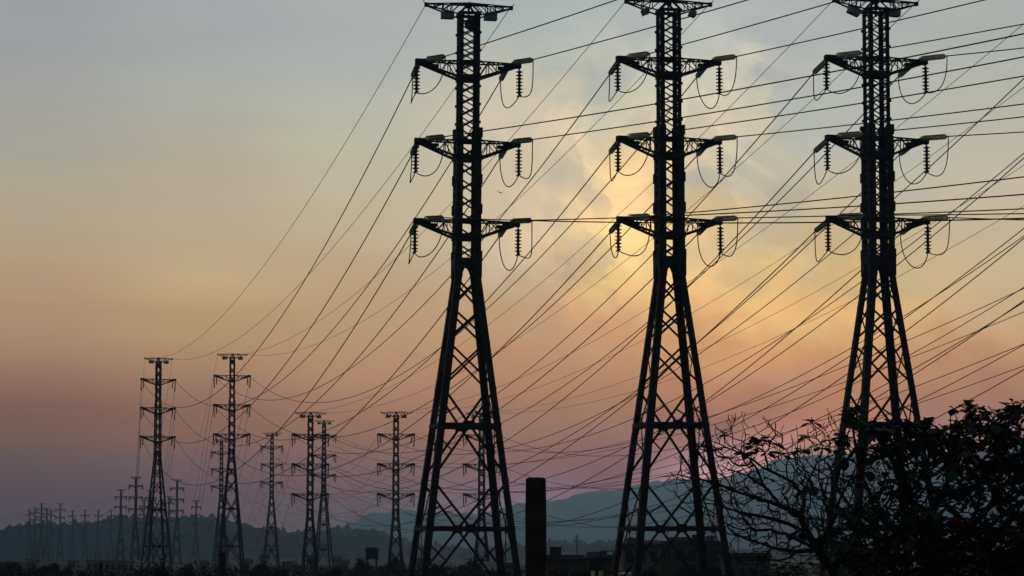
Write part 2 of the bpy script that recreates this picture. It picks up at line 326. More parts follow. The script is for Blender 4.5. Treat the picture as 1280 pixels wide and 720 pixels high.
# ------------------------------------------------------------------ pylons
DN = 176.0
def zpx(y): return pt(640, y, DN).z
MPX = 0.0497
Z_TOP = zpx(5); Z_BT = zpx(17)
ARMS = [(zpx(77), zpx(97)), (zpx(176), zpx(197)), (zpx(276), zpx(296))]   # top chord, lower chord root
Z_MID = zpx(160); Z_COL = zpx(324); Z_COLB = zpx(347)
H_UP, H_MID, H_COL, H_BASE = .64, .76, .80, 3.38
ARM = 3.22; TOPA = 2.66
RZ0 = 11.
def quad(h, z): return [Vector((-h, -h, z)), Vector((h, -h, z)), Vector((h, h, z)), Vector((-h, h, z))]
KX = {-1: .12, 1: -.72}
def make_pylon(drop=0., near=True, var=0, thick=1.):
    W = 1. if near else .68; H_UP, H_MID, H_BASE = .64 * W, .76 * W, 3.38 * (W if near else .70); ARM = 3.22 if near else 3.08; TOPA = 2.66 if near else 2.45
    vr = random.Random(var * 7 + 3)
    """lattice pylon, feet at z 0; drop shortens the legs; local X runs along the arms"""
    root = empty('pylon', (0, 0, 0))
    dz = -drop
    zt, zbt, zm, zc, zb = Z_TOP + dz, Z_BT + dz, Z_MID + dz, Z_COL + dz, Z_COLB + dz
    hb = .80 * W + (H_BASE - .80 * W) * zb / (Z_COLB)
    def h_at(z):
        if z >= zm: return H_UP
        if z >= zc: return H_MID + (zm - z) / (zm - zc) * .03
        if z >= zb: return .79 * W
        return .80 * W + (hb - .80 * W) * (zb - z) / zb
    # legs: angle sections, wider below
    for k in range(4):
        sx, sy = ((-1, -1), (1, -1), (1, 1), (-1, 1))[k]
        g = MB()
        for z0, z1, w, th in ((q0, q1, q2 * (1 if near else .82 * thick), q3) for q0, q1, q2, q3 in ((0, zb, .42 if near else .36, .05), (zb, zc, .44, .05), (zc, zm, (.40 if near else .26), .05), (zm, zbt, .24, .035))):
            h0, h1 = (h_at(z0 + .001), h_at(z1 - .001))
            for ax in (0, 1):
                vs = []
                for z, h in ((z0, h0), (z1, h1)):
                    c = Vector((sx * h, sy * h, z))
                    if ax == 0: pts = [(0, 0), (-sx * w, 0), (-sx * w, -sy * th), (0, -sy * th)]
                    else: pts = [(0, -sy * (th + .003)), (0, -sy * w), (-sx * th, -sy * w), (-sx * th, -sy * (th + .003))]
                    vs += [c + Vector((p[0], p[1], 0)) for p in pts]
                g.add(vs, [(0, 1, 2, 3), (7, 6, 5, 4), (0, 4, 5, 1), (1, 5, 6, 2), (2, 6, 7, 3), (3, 7, 4, 0)])
        # splice plates, gussets and step bolts
        for zz in ([zm - .3, zc + .2, zm - 3.2, zc + 3.1] if near else []):
            c = Vector((sx * (h_at(zz) + .03), sy * (h_at(zz) + .03), zz)); g.box(c - Vector((sx * .18, sy * .18, 0)), (.42, .42, .6))
        zz = zm + .35
        while zz < zbt - .2:
            h = h_at(zz); g.box((sx * (h + .012), sy * (h + .012), zz), (.11, .11, .16)); zz += 1.12
        if k in (0, 2):
            zz = 2.2
            while zz < zbt - .3:
                h = h_at(zz); g.bar((sx * h, sy * (h - .06), zz), (sx * (h + .17), sy * (h - .06), zz), .025); zz += .45
        g.box((sx * (hb - .1), sy * (hb - .1), .12), (.9, .9, .3))
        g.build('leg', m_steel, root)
    # bracing
    g = MB()
    def face_pts(z):
        q = quad(h_at(z), z); return q
    def xbay(z0, z1, w, horiz=False, sec=False, centre=False):
        w *= thick
        q0, q1 = face_pts(z0), face_pts(z1)
        for k in range(4):
            a0, b0, a1, b1 = q0[k], q0[(k + 1) % 4], q1[k], q1[(k + 1) % 4]
            nrm = (b0 - a0).cross(Vector((0, 0, 1))).normalized()
            ins = nrm * -.03
            g.bar(a0 + ins, b1 + ins, w, .035, nrm); g.bar(b0 + ins * 3, a1 + ins * 3, w, .035, nrm)
            # crossing point
            wa, wb = (b0 - a0).length, (b1 - a1).length
            t = wa / (wa + wb); c = a0.lerp(b1, t)
            if centre:
                la, lb = a0.lerp(a1, t), b0.lerp(b1, t)
                g.bar(la, lb, w * 1.7, .05, nrm); g.box(c + ins * 2, (.62, .10, .50) if k % 2 == 0 else (.10, .62, .50))
            if sec:
                for (p, q, r0) in ((a0, b1, a1), (b0, a1, b1)):
                    mlow = p.lerp(q, t * .52); mhi = q.lerp(p, (1 - t) * .52)
                    side = a0.lerp(a1, t * .82) if p is a0 else b0.lerp(b1, t * .82)
                    g.bar(mlow + ins, side, w * .62, .03, nrm)
                    sideh = (b1.lerp(b0, (1 - t) * .82) if p is a0 else a1.lerp(a0, (1 - t) * .82))
                    g.bar(mhi + ins, sideh, w * .62, .03, nrm)
            if horiz: g.bar(a1, b1, w * 1.2, .05, nrm)
    fl = zb
    if drop < 1: cuts = [zpx(y) for y in (347, 385, 428, 485, 600, 745)]
    else: cuts = [fl, fl - 1.5, fl - 3.2, fl - 5.6, fl - 10.2]
    cuts = [c for c in cuts if c > .3] + [.2]
    for i in range(len(cuts) - 1):
        big = cuts[i] - cuts[i + 1] > 4.
        if cuts[i] - cuts[i + 1] < 1.2: continue
        xbay(cuts[i + 1], cuts[i], .15 if big else .13, sec=big, centre=big)
    def lattice(z0, z1, cell, w):
        n = max(1, round((z1 - z0) / cell)); st = (z1 - z0) / n
        for i in range(n): xbay(z0 + i * st, z0 + (i + 1) * st, w, horiz=False)
    lattice(zc, zm, .98 if near else 1.6, .10 if near else .13); lattice(zm, zbt, .70 if near else 1.4, .08 if near else .12)
    # dense lacing of the deep side faces of the middle shaft
    for z in [zc + .25 + i * .49 for i in range(int((zm - zc) / .49))] if near else []:
        h = h_at(z)
        for sx in (-1, 1): g.box((sx * (h - .02), 0, z), (.03, 2 * h - .05, .16))
    for (za, zl) in ARMS:
        za += dz; zl += dz
        for z, w in ((za, .12), (zl, .34)):
            q = quad(h_at(z) + .02, z)
            for k in range(4): g.bar(q[k], q[(k + 1) % 4], .07, w, (0, 0, 1))
            g.bar(q[0], q[2], .08); g.bar(q[1], q[3], .08)
    q = quad(H_UP + .02, zbt)
    for k in range(4): g.bar(q[k], q[(k + 1) % 4], .08, .2, (0, 0, 1))
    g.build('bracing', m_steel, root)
    # collar with arched plates where the legs begin to splay
    g = MB(); hc = .84 * W
    for k in range(4):
        a = k * pi / 2; rot = Matrix.Rotation(a, 3, 'Z')
        def P(x, z, y): return rot @ Vector((x, -y, z))
        xs = [(x_ * (hc / .84), z_) for x_, z_ in ((-.84, zb), (-.42, zb), (-.33, zb + .32), (-.20, zb + .62), (0, zb + .74), (.20, zb + .62), (.33, zb + .32), (.42, zb), (.84, zb))]
        top = zc + .05 if near else zb + .95
        for y0, y1 in ((hc, hc - .05),):
            for (x0, z0), (x1, z1) in zip(xs, xs[1:]):
                vs = [P(x0, z0, y0), P(x1, z1, y0), P(x1, top, y0), P(x0, top, y0), P(x0, z0, y1), P(x1, z1, y1), P(x1, top, y1), P(x0, top, y1)]
                g.add(vs, [(0, 1, 2, 3), (7, 6, 5, 4), (0, 4, 5, 1), (1, 5, 6, 2), (2, 6, 7, 3), (3, 7, 4, 0)])
    g.build('collar_plate', m_steel, root)
    # cross arms
    for (za, zl) in ARMS:
        za += dz; zl += dz; hh = h_at(zl)
        for s in (-1, 1):
            g = MB(); h = hh - .05
            tipz = za - .02
            T = [Vector((s * (ARM - .1), sy * .14, tipz)) for sy in (-1, 1)]
            top = [Vector((s * h, sy * h, za)) for sy in (-1, 1)]; low = [Vector((s * h, sy * h, zl)) for sy in (-1, 1)]
            Tl = [t - Vector((s * .15, 0, .18)) for t in T]
            for i in (0, 1):
                g.bar(top[i], T[i], .08 * thick, .09 * thick); g.bar(low[i], Tl[i], .13 * thick, .14 * thick)
                nb = 4
                for j in range(nb):
                    a0 = top[i].lerp(T[i], j / nb); a1 = top[i].lerp(T[i], (j + 1) / nb)
                    l0 = low[i].lerp(Tl[i], j / nb); l1 = low[i].lerp(Tl[i], (j + 1) / nb)
                    g.bar(a1, l1, .06, .05)
                    g.bar(a1, l0, .06, .05) if j % 2 == 0 else g.bar(a0, l1, .06, .05)
            for j in range(1, 5):
                for A, B in ((top, T), (low, Tl)):
                    g.bar(A[0].lerp(B[0], j / 4), A[1].lerp(B[1], j / 4), .06)
                    g.bar(A[0].lerp(B[0], (j - 1) / 4), A[1].lerp(B[1], j / 4), .05)
            g.box((s * (ARM - .20), 0, tipz - .05), (.58, .46, .36)); g.box((s * (ARM - .72), 0, tipz - .15), (.5, .40, .28)); g.box((s * (ARM - 1.15), 0, tipz - .26), (.4, .34, .18))
            g.box((s * (ARM - .02), 0, tipz - .16), (.10, .14, .26))
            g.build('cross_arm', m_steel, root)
    # earth wire bar on the top
    g = MB()
    for s in (-1, 1):
        tip = Vector((s * TOPA, 0, zt - .02))
        for sy in (-1, 1):
            g.bar((s * H_UP, sy * H_UP, zbt - .1), tip + Vector((0, sy * .08, -.10)), .085)
            g.bar((0, sy * .45, zt + .05), tip + Vector((0, sy * .08, 0)), .07)
            g.bar((s * H_UP, sy * H_UP, zbt), (0, sy * .3, zt + .1), .10)
            for j in (1, 2, 3):
                t = j / 4; pa = Vector((s * H_UP, sy * H_UP, zbt - .1)).lerp(tip, t); pb = Vector((0, sy * .45, zt + .05)).lerp(tip, .2 + .8 * t)
                g.bar(pa, pb, .05); g.bar(pa, Vector((0, sy * .45, zt + .05)).lerp(tip, .8 * t), .045)
        g.box(tip + Vector((0, 0, -.06)), (.22, .26, .24)); g.bar(tip + Vector((s * .05, 0, 0)), tip + Vector((s * .2, 0, .2)), .05)
    g.bar((-1.2, 0, zt + .05), (1.2, 0, zt + .05), .09); g.box((0, 0, zt - .05), (.34, .34, .3)); g.bar((0, 0, zt), (0, 0, zbt - .4), .12)
    g.build('top_bar', m_steel, root)
    for s in (-1, 1):
        bw, bh, tl, bx = ((.78, .42, 0, 1.35), (.40, .34, .35, 1.5), (.74, .44, -.38 if s < 0 else .05, 1.45 if s < 0 else 1.15))[var]
        g = MB(); c0 = Vector((s * bx, -.1, zbt - .12)); rt = Matrix.Rotation(tl * s, 3, 'Y')
        h0 = len(g.v); g.box((0, 0, 0), (bw, .5, bh)); g.box((0, 0, bh / 2 + .03), (bw * .75, .34, .05)); g.bar((0, .1, bh / 2), (0, .1, bh / 2 + .42), .06)
        g.v = [tuple(c0 + rt @ Vector(v)) for v in g.v]
        g.build('equipment_box', m_box, root)
    if var == 0:
        g = MB(); ds = [(0, .03), (.36, .03), (.38, 0), (.36, -.03), (0, -.03)]
        ring = 20; vs = []
        for (r_, y) in ds:
            for j in range(ring): vs.append((r_ * cos(2 * pi * j / ring), -H_UP - .12 + y, zbt - .75 + r_ * sin(2 * pi * j / ring)))
        fs = [(i * ring + j, i * ring + (j + 1) % ring, (i + 1) * ring + (j + 1) % ring, (i + 1) * ring + j) for i in range(4) for j in range(ring)]
        g.add(vs, fs); g.build('round_plate', m_steel2, root)
    # insulators
    def discs(g, a, b, n, r, core, sides=12):
        a, b = Vector(a), Vector(b); pts = []; rs = []
        d = b - a
        for i in range(n):
            for t, rr in ((.0, core), (.28, core), (.34, r * .96), (.50, r), (.64, r * .55), (.70, core)):
                pts.append(a + d * ((i + t) / n)); rs.append(rr)
        pts.append(b); rs.append(core); g.tube(pts, rs, sides)
    ends = []
    for lv, (za, zl) in enumerate(ARMS):
        tz = za + dz - .2
        for s in (-1, 1):
            tip = Vector((s * ARM, 0, tz))
            if near:
                x = s * ARM
                g = MB(); g.bar((x, 0, tz), (x, 0, tz - .22), .06); discs(g, (x, 0, tz - .18), (x, 0, tz - 1.68), 7, .225, .085)
                g.box((x, 0, tz - 1.74), (.14, .3, .12)); g.bar((x - .14, 0, tz - 1.84), (x + .14, 0, tz - 1.72), .09)
                g.build('insulator_string', m_porc, root, smooth=False)
                bbd = Vector((cos(R(100.4 - RZ0)), sin(R(100.4 - RZ0)), -.14)).normalized(); ffd = Vector((cos(R(-60 - RZ0)), sin(R(-60 - RZ0)), -.075)).normalized()
                Fp = tip + Vector((-s * .5, -.1, .27)); Kp = tip + Vector((KX[s], .1, .05))
                g = MB(); discs(g, Fp + ffd * .25, Fp + ffd * 2.45, 17, .18, .12, 10); g.bar(Fp, Fp + ffd * .3, .07); g.bar(Fp + ffd * 2.4, Fp + ffd * 2.75, .08)
                g.build('strain_insulator', m_glass, root); Fe = Fp + ffd * 2.7
                g = MB(); discs(g, Kp + bbd * .25, Kp + bbd * 2.55, 17, .18, .12, 10); g.bar(Kp, Kp + bbd * .3, .07); g.bar(Kp + bbd * 2.5, Kp + bbd * 2.85, .08)
                g.build('strain_insulator', m_glass, root); Ke = Kp + bbd * 2.8
                Bp = Vector((x, 0, tz - 1.80))
                def loop(a, b, sag, skew):
                    pts = []
                    c1 = a + Vector((0, 0, -sag)) ; c2 = b + Vector((skew[0], skew[1], skew[2]))
                    for i in range(23):
                        t = i / 22; pts.append(a * (1 - t)**3 + c1 * 3 * t * (1 - t)**2 + c2 * 3 * t * t * (1 - t) + b * t**3)
                    return pts
                g = MB(); g.tube(loop(Fe, Bp, (2.2 + .15 * lv) * vr.uniform(.8, 1.12), (.5 * vr.uniform(.2, 1.8), -.9, -.45 * vr.uniform(.3, 2.))), .033, 6); g.build('jumper_cable', m_wire, root)
                g = MB(); g.tube(loop(Ke, Bp, (2.4 if s < 0 else 1.9) * vr.uniform(.75, 1.15), (-.3 * vr.uniform(-.5, 2.5), .9, (-.9 if s < 0 else -1.5) * vr.uniform(.6, 1.2))), .033, 6); g.build('jumper_cable', m_wire, root)
            else:
                for o in (0, .42):
                    x = s * (ARM - o); le = 1.9 if o == 0 else 1.35
                    g = MB(); g.bar((x, 0, tz + .1), (x, 0, tz - .25), .08); discs(g, (x, 0, tz - .2), (x - s * .10, (.3 if o else 0), tz - le), 6, .16 * thick, .07 * thick, 8)
                    g.build('insulator_string', m_porc, root)
    kids(root)
    root['_d'] = drop
    return root
def arm_point(root_loc, rz, drop, lv, s, off=(0, 0, 0)):
    """world position of an arm tip; lv 3 is the earth wire bar"""
    far_ = abs(root_loc[1]) > 300
    if lv == 3: p = Vector((s * (2.45 if far_ else TOPA), 0, Z_TOP - drop))
    else: p = Vector((s * (3.08 if far_ else ARM), 0, ARMS[lv][0] - drop - .2))
    p += Vector(off)
    e = rz if not isinstance(rz, (int, float)) else (0, 0, rz)
    return Euler(e).to_matrix() @ p + Vector(root_loc)

proto_near = make_pylon(0, True, 0); proto_near2 = make_pylon(0, True, 1); proto_near3 = make_pylon(0, True, 2); proto_far = make_pylon(0, False); proto_short = make_pylon(10.2, False); proto_mid = make_pylon(0, False, 0, 1.25); proto_dist = make_pylon(0, False, 0, 1.9)
used = set()
PY = {}
def place(key, proto, drop, px, D, rz, label, group, dzb=0., lean=0.):
    if proto.name in used: o = copy_tree(proto)
    else: o = proto; used.add(proto.name)
    X = (px - 640) / F * D * (cos(PITCH) + 0.0)
    # use the column at mid height
    X = pt(px, 700 if D < 200 else 560, D).x
    z = dzb
    o.location = (X, D, z); rz = (0, lean, rz); o.rotation_euler = rz
    if '_d' in o.keys(): del o['_d']
    tag(o, label, 'pylon', group)
    PY[key] = (Vector((X, D, z)), rz, drop)
    return o
G1, G2, G3 = 'near row of lattice pylons', 'second row of lattice pylons', 'small lattice pylons far away in the haze'

place('A', proto_near, 0, 579.0, 176.3, R(10), 'tall black lattice pylon beside the thick concrete post', G1, lean=R(.45))
place('B', proto_near2, 0, 839.0, 175.3, R(11), 'tall black lattice pylon whose legs meet the bare twigs, between two equals', G1)
place('C', proto_near3, 0, 1102.5, 175.0, R(13), 'tall black lattice pylon with its feet hidden by the leafy tree', G1)
place('D', proto_near2, 0, 1380, 175.0, R(13), 'black lattice pylon standing just outside the picture beyond the leafy tree', G1)
place('E', proto_near3, 0, 1650, 175.0, R(14), 'black lattice pylon standing farthest outside the picture beyond the leafy tree', G1)
place('E2', proto_near2, 0, 1925, 175.0, R(14), 'black lattice pylon far outside the picture, last of the near row', G1)
place('F', proto_far, 0, 197, 497, R(24), 'distant pylon with bush at its foot, tallest at the left end of the second row', G2)
place('G', proto_far, 0, 289.5, 487, R(12), 'distant tall pylon rising from behind the short dark post', G2)
place('H', proto_short, 10.2, 388, 481, R(12), 'distant shorter pylon overlapping a slimmer pylon just behind its right legs', G2)
place('I', proto_short, 10.2, 495, 480, R(9), 'distant shorter pylon standing alone just outside the near pylon legs', G2)
place('J', proto_short, 10.2, 602, 482, R(9), 'distant shorter pylon seen through the legs of the near pylon by the post', G2)
for args in (
    ('K', 340, 801, 20, 'slim distant pylon alone between the second tall pylon and the shorter pair'),
    ('L', 405, 728, 24, 'slim distant pylon half hidden behind the right legs of a shorter pylon'),
    ('M', 277, 845, 24, 'slim distant pylon seen through the lattice of the tall pylon behind the post'),
    ('N', 170.5, 1245, 26, 'small hazy pylon close to the left side of the tall bush pylon'),
    ('O', 222, 1290, 20, 'small hazy pylon close to the right side of the tall bush pylon'),
    ('P', 152, 1480, 26, 'small hazy pylon behind the pale shed, its legs dark and dense'),
    ('Q', 189, 1500, 28, 'small hazy pylon showing between the legs of the tall bush pylon'),
    ('S', 246, 1780, 24, 'thin hazy pylon standing free on the hillside between two tall pylons'),
    ('T', 212, 1650, 24, 'faint hazy pylon tucked between two small pylons beside the bush pylon'),
    ('U', 107.5, 2140, 24, 'faint tiny pylon in front of the hill crest nearest the pale shed'),
    ('V', 76.5, 1880, 20, 'darkest of the tiny pylons in the far left cluster'),
    ('X', 92, 2180, 30, 'faint tiny pylon between the two darker ones of the far cluster'),
    ('Y', 53, 1870, 26, 'tiny hazy pylon with the highest top bar of the far left cluster'),
    ('Z', 45, 2010, 24, 'tiny hazy pylon touching the left side of the highest far cluster pylon'),
    ('AA', 65, 2150, 24, 'tiny hazy pylon between the highest and the darkest of the far cluster'),
    ('BB', 140, 2170, 24, 'faintest tiny pylon on the hill, just short of the dense small pylon'),
    ('CC', 38, 2120, 20, 'outermost tiny pylon at the left end of the far cluster'),
    ('DD', 60, 2060, 30, 'tiny pylon just right of the highest one in the far cluster'),
    ('EE', 181, 1760, 22, 'faint small pylon seen through the left legs of the tall bush pylon'),
    ('GG', 124, 2150, 26, 'faint tiny pylon above the left end of the long pale shed')):
    k, px, D, rz, lab = args
    place(k, proto_dist if D > 1200 else proto_mid, 0, px, D, R(rz - 8), lab, G3)

# ------------------------------------------------------------------ power lines
LV = {0: 'upper', 1: 'middle', 2: 'lower'}
def sagline(a, b, sag, n=60, r=.037):
    g = MB(); pts = []
    for i in range(n + 1):
        t = i / n; p = a.lerp(b, t); p.z -= 4 * sag * t * (1 - t); pts.append(p)
    o = pts[0].copy()
    g.tube([p - o for p in pts], r, 5)
    return g, o
NICK = {'A': 'near pylon by the post', 'B': 'central near pylon', 'C': 'near pylon behind the leafy tree', 'D': 'first pylon outside the frame', 'E': 'second pylon outside the frame',
        'L': 'slim pylon of the pair', 'F': 'tall bush pylon', 'G': 'tall pylon behind the post stub', 'H': 'shorter pylon of the overlapping pair', 'I': 'lone shorter pylon', 'J': 'pylon seen between near legs'}
def side(s): return 'left' if s < 0 else 'right'
# back insulator ends of the near pylons in local axes
bbd = Vector((cos(R(100.4 - RZ0)), sin(R(100.4 - RZ0)), -.14)).normalized(); ffd = Vector((cos(R(-60 - RZ0)), sin(R(-60 - RZ0)), -.075)).normalized()
def back_off(s): return Vector((KX[s], .1, .05)) + bbd * 2.8
def front_off(s): return Vector((-s * .5, -.1, .27)) + ffd * 2.7
def wires(ka, kb, sag, esag, r=.037, er=.021, neara=True, lab='a', n=60, group='power lines between the near pylons and the second row', levels=(0, 1, 2)):
    la, ra, da = PY[ka]; lb, rb, db = PY[kb]
    for s in (-1, 1):
        for lv in levels:
            a = arm_point(la, ra, da, lv, s, back_off(s) if neara else (0, 0, 0))
            b = arm_point(lb, rb, db, lv, s)
            g, o = sagline(a, b, sag * random.uniform(.96, 1.04), n, r)
            w = g.build('power_line', m_wire, loc=o)
            if lab == 'a': t = 'dark cable running back from %s %s arm of the %s' % (LV[lv], side(s), NICK[ka])
            elif lab == 'b': t = 'dark cable from outside the frame to %s %s arm, %s' % (LV[lv], side(s), NICK[kb])
            else: t = lab % (LV[lv], side(s))
            tag(w, t, 'power line', group)
        if esag is None: continue
        a = arm_point(la, ra, da, 3, s); b = arm_point(lb, rb, db, 3, s)
        g, o = sagline(a, b, esag, n, er)
        if lab == 'a': t = 'thin earth wire running back from %s top bar end, %s' % (side(s), NICK[ka])
        elif lab == 'b': t = 'thin earth wire reaching the %s top bar end of the %s' % (side(s), NICK[kb])
        else: t = (lab % ('top', side(s))).replace('faint cable', 'faint earth wire').replace(' arm', ' bar end')
        tag(g.build('earth_wire', m_wire, loc=o), t, 'earth wire', group)
wires('A', 'F', 11.5, 6.5); wires('B', 'G', 11.0, 6.5); wires('C', 'H', 11.0, 6.5)
wires('D', 'I', 11.0, 6.5, lab='b'); wires('E', 'J', 11.0, 6.5, lab='b')
wires('E2', 'L', 15.0, None, lab='b', r=.036)
GR = 'power lines strung beyond the second row'
def wl(a): return 'faint cable beyond the ' + a + ', %s %s arm'
wires('F', 'N', 24, 12, .03, .02, False, wl('tall bush pylon'), 40, GR)
wires('G', 'O', 24, 12, .03, .02, False, wl('tall pylon behind the post stub'), 40, GR)
wires('H', 'K', 10, None, .026, .02, False, wl('shorter pylon of the pair'), 30, GR)
wires('I', 'L', 8, None, .026, .02, False, wl('lone shorter pylon'), 30, GR)
wires('J', 'M', 11, None, .026, .02, False, wl('pylon between near legs'), 30, GR)
wires('K', 'S', 30, None, .035, .02, False, wl('slim pylon standing alone'), 30, GR, (0, 2))
wires('N', 'V', 14, None, .05, .02, False, wl('small hazy pylon'), 24, GR, (0, 2))
wires('P', 'Y', 10, None, .05, .02, False, wl('dense small pylon'), 24, GR, (0, 1, 2))
# far cluster: lines leaving to the left
for i, (k, ex, ey) in enumerate((('Y', -60, 643), ('V', -60, 648), ('Z', -60, 653), ('P', -60, 660), ('X', -60, 668))):
    a = arm_point(*PY[k], 0, -1); b_ = pt(ex, ey, 2300)
    g, o = sagline(a, b_, 3, 16, .05)
    tag(g.build('power_line', m_wire, loc=o), ['faint cable leaving the highest far cluster pylon for the edge', 'faint cable leaving the darkest far cluster pylon for the edge', 'faint cable leaving the pylon at the cluster edge', 'long faint cable from the dense small pylon to the picture edge', 'lowest faint cable skimming the hill crest at the edge'][i], 'power line', GR)
# front: lines leaving the near pylons towards the viewer's right
FD = Vector((.5, -.866, 0))
def front(key, s, lv, px, py, tmax=150., earth=False):
    loc, rz, dr = PY[key]
    a = arm_point(loc, rz, dr, lv, s, (0, 0, 0) if earth else front_off(s))
    t = 1.
    for _ in range(4000):
        p = a + FD * t
        # height that puts the point on row py
        q = pt(px, py, p.y)
        if 640 + F * p.x / (p.y * cos(PITCH) + (q.z - CAMH) * sin(PITCH)) >= px: break
        t += .05
    bq = 3.6e-4; al = (q.z - a.z - bq * t * t) / t
    pts = [a + FD * (tmax * i / 50) + Vector((0, 0, al * tmax * i / 50 + bq * (tmax * i / 50) ** 2)) for i in range(51)]
    g = MB(); o = pts[0].copy(); g.tube([p - o for p in pts], .020 if earth else .035, 5)
    if earth: tag(g.build('earth_wire', m_wire, loc=o), 'thin earth wire rising out of view from the %s top bar end of the %s' % (side(s), NICK[key]), 'earth wire', 'cables leaving towards the right edge')
    else: tag(g.build('power_line', m_wire, loc=o), 'dark cable to the right edge from %s %s arm, %s' % (LV[lv], side(s), NICK[key]), 'power line', 'cables leaving towards the right edge')
for a in (('A', -1, 0, 770, 0), ('A', 1, 0, 934, 0), ('B', -1, 0, 1040, 3), ('B', 1, 0, 1230, 0), ('C', -1, 0, 1280, 30), ('C', 1, 0, 1280, 60),
          ('A', -1, 1, 1280, 42), ('A', 1, 1, 1280, 71), ('B', -1, 1, 1280, 95), ('B', 1, 1, 1280, 130), ('C', -1, 1, 1280, 146), ('C', 1, 1, 1280, 165),
          ('A', -1, 2, 1280, 273), ('A', 1, 2, 1280, 243), ('B', -1, 2, 1280, 221), ('B', 1, 2, 1280, 261), ('C', -1, 2, 1280, 267), ('C', 1, 2, 1280, 275)): front(*a)

# ------------------------------------------------------------------ posts, tank
def post(px0, px1, ytop, D, label, taper=.88, m=m_conc):
    c = pt((px0 + px1) / 2, ytop, D); r = (px1 - px0) / 2 / F * D
    g = MB(); n = 28; pts = []; rs = []
    zt = c.z
    for i in range(9): pts.append((0, 0, zt * i / 8)); rs.append(r * (1 + (1 - i / 8) * (1 - taper)) + (.006 * sin(i * 2.1)))
    pts += [(0, 0, zt + .02), (0, 0, zt + .05), (0, 0, zt + .055)]; rs += [r * .96, r * .80, r * .3]
    g.tube(pts, rs, n)
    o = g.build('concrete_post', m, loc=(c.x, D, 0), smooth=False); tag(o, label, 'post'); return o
post(657, 682.5, 600, 60, 'thick round dark concrete post standing alone between two near pylons')
post(274, 282, 691, 150, 'short dark post stub at the foot of a tall distant pylon', .97)
post(124, 128, 705, 150, 'small dark post stub in front of the long pale shed', .97)
# little water tank on a frame
c = pt(465, 684, 420); t = empty('water_tower', (c.x, 420, 0)); g = MB()
for sx in (-.7, .7):
    for sy in (-.7, .7): g.build('leg', m_steel2, t) if 0 else None
for sx in (-.7, .7):
    for sy in (-.7, .7):
        g = MB(); g.bar((sx, sy, 0), (sx * .9, sy * .9, c.z - 1.6), .22); g.build('leg', m_conc, t)
g = MB(); g.tube([(0, 0, c.z - 1.6), (0, 0, c.z - .15), (0, 0, c.z)], [.95, .95, .7], 16); g.build('tank', m_slab, t)
g = MB(); g.box((0, 0, c.z - 1.7), (2.0, 2.0, .14)); g.build('platform', m_conc, t)
tag(t, 'small dark water tank on legs above the dark bushes', 'water tower')

# ------------------------------------------------------------------ buildings
def house(px0, px1, ytop, D, wm, rm, label, kind='flat', depth=8., nwin=3, lit=(), cat='house', name='house', group=None, base=None, floors=1, rz=0.):
    a, b_ = pt(px0, ytop, D), pt(px1, ytop, D); w = b_.x - a.x; cx = (a.x + b_.x) / 2
    z0 = (hill_z(cx, D) - .6 if D > 2200 else 0) if base is None else base
    z0 = min(z0, a.z - 2.6); h = a.z - z0
    t = empty(name, (cx, D, z0), rz); wallh = h if kind == 'flat' else h * .72
    g = MB(); g.box((0, depth / 2, wallh / 2 - .1), (w, depth, wallh + .2 - .4)); g.build('wall', wm, t)
    g = MB()
    if kind == 'flat':
        g.box((0, depth / 2, wallh - .12), (w + .5, depth + .5, .24)); g.box((0, .1, wallh + .12), (w + .3, .18, .22))
    else:
        o = .35; zr = wallh - .2
        vs = [(-w / 2 - o, -o, zr), (w / 2 + o, -o, zr), (w / 2 + o, depth + o, zr), (-w / 2 - o, depth + o, zr), (-w / 2 - o, depth / 2, h), (w / 2 + o, depth / 2, h)]
        vs += [(x, y, z + .12) for x, y, z in vs]
        g.add(vs, [(0, 1, 5, 4), (2, 3, 4, 5), (6, 10, 11, 7), (8, 11, 10, 9), (0, 6, 7, 1), (2, 8, 9, 3), (0, 4, 10, 6), (4, 3, 9, 10), (1, 7, 11, 5), (5, 11, 8, 2)])
    g.build('roof', rm, t)
    fh = wallh / floors
    for f in range(floors):
        for i in range(nwin):
            x = -w / 2 + w * (i + .5) / nwin; z = min(fh * f + fh * .55, wallh - 1.1) if floors == 1 else fh * f + fh * .55
            ww, wh = min(1.2, w / nwin * .5), min(1.2, fh * .4)
            g = MB(); g.box((x, -.02, z), (ww + .16, .08, wh + .16)); fr = g.build('window', m_slab, t)
            g = MB(); g.box((x, -.07, z), (ww, .03, wh)); g.build('pane', m_lit if (f, i) in lit else m_pane, fr)
    g = MB(); g.box((w * .28, -.03, 1.0), (.95, .08, 2.1)); g.build('door', m_slab, t)
    tag(t, label, cat, group)
    return t, w, h
TOWN = 'low houses of the far town'
# to the right of the post
t1, w1, h1 = house(684, 768, 697, 240, m_brick, m_slab, 'long low dark brown building to the right of the concrete post', nwin=6, cat='building', name='building')
g = MB(); p = pt(695, 690, 240); g.box((p.x, 243, h1 + .35), (.95, 1.2, .95)); g.box((p.x, 243, h1 + .86), (1.05, 1.3, .08))
tag(g.build('rooftop_tank', m_slab), 'small dark box tank on the roof beside the concrete post', 'tank')
house(736, 756, 693.5, 225, m_slab, m_tin, 'small hut with two glowing windows and bluish tin roof', nwin=2, lit=((0, 0), (0, 1)), cat='hut', name='hut', depth=5)
g = MB(); a_, b_ = pt(750, 689, 222), pt(771, 689, 222)
t = empty('canopy', (0, 0, 0)); g.box(((a_.x + b_.x) / 2, 224, a_.z), (b_.x - a_.x, 4, .08)); g.build('canopy_roof', m_tin, t)
for x in (a_.x + .1, b_.x - .1):
    for y in (222.2, 225.8):
        g = MB(); g.bar((x, y, 0), (x, y, a_.z - .05), .09); g.build('pole', m_steel2, t)
tag(t, 'bluish tin canopy on poles beside the central near pylon', 'canopy')
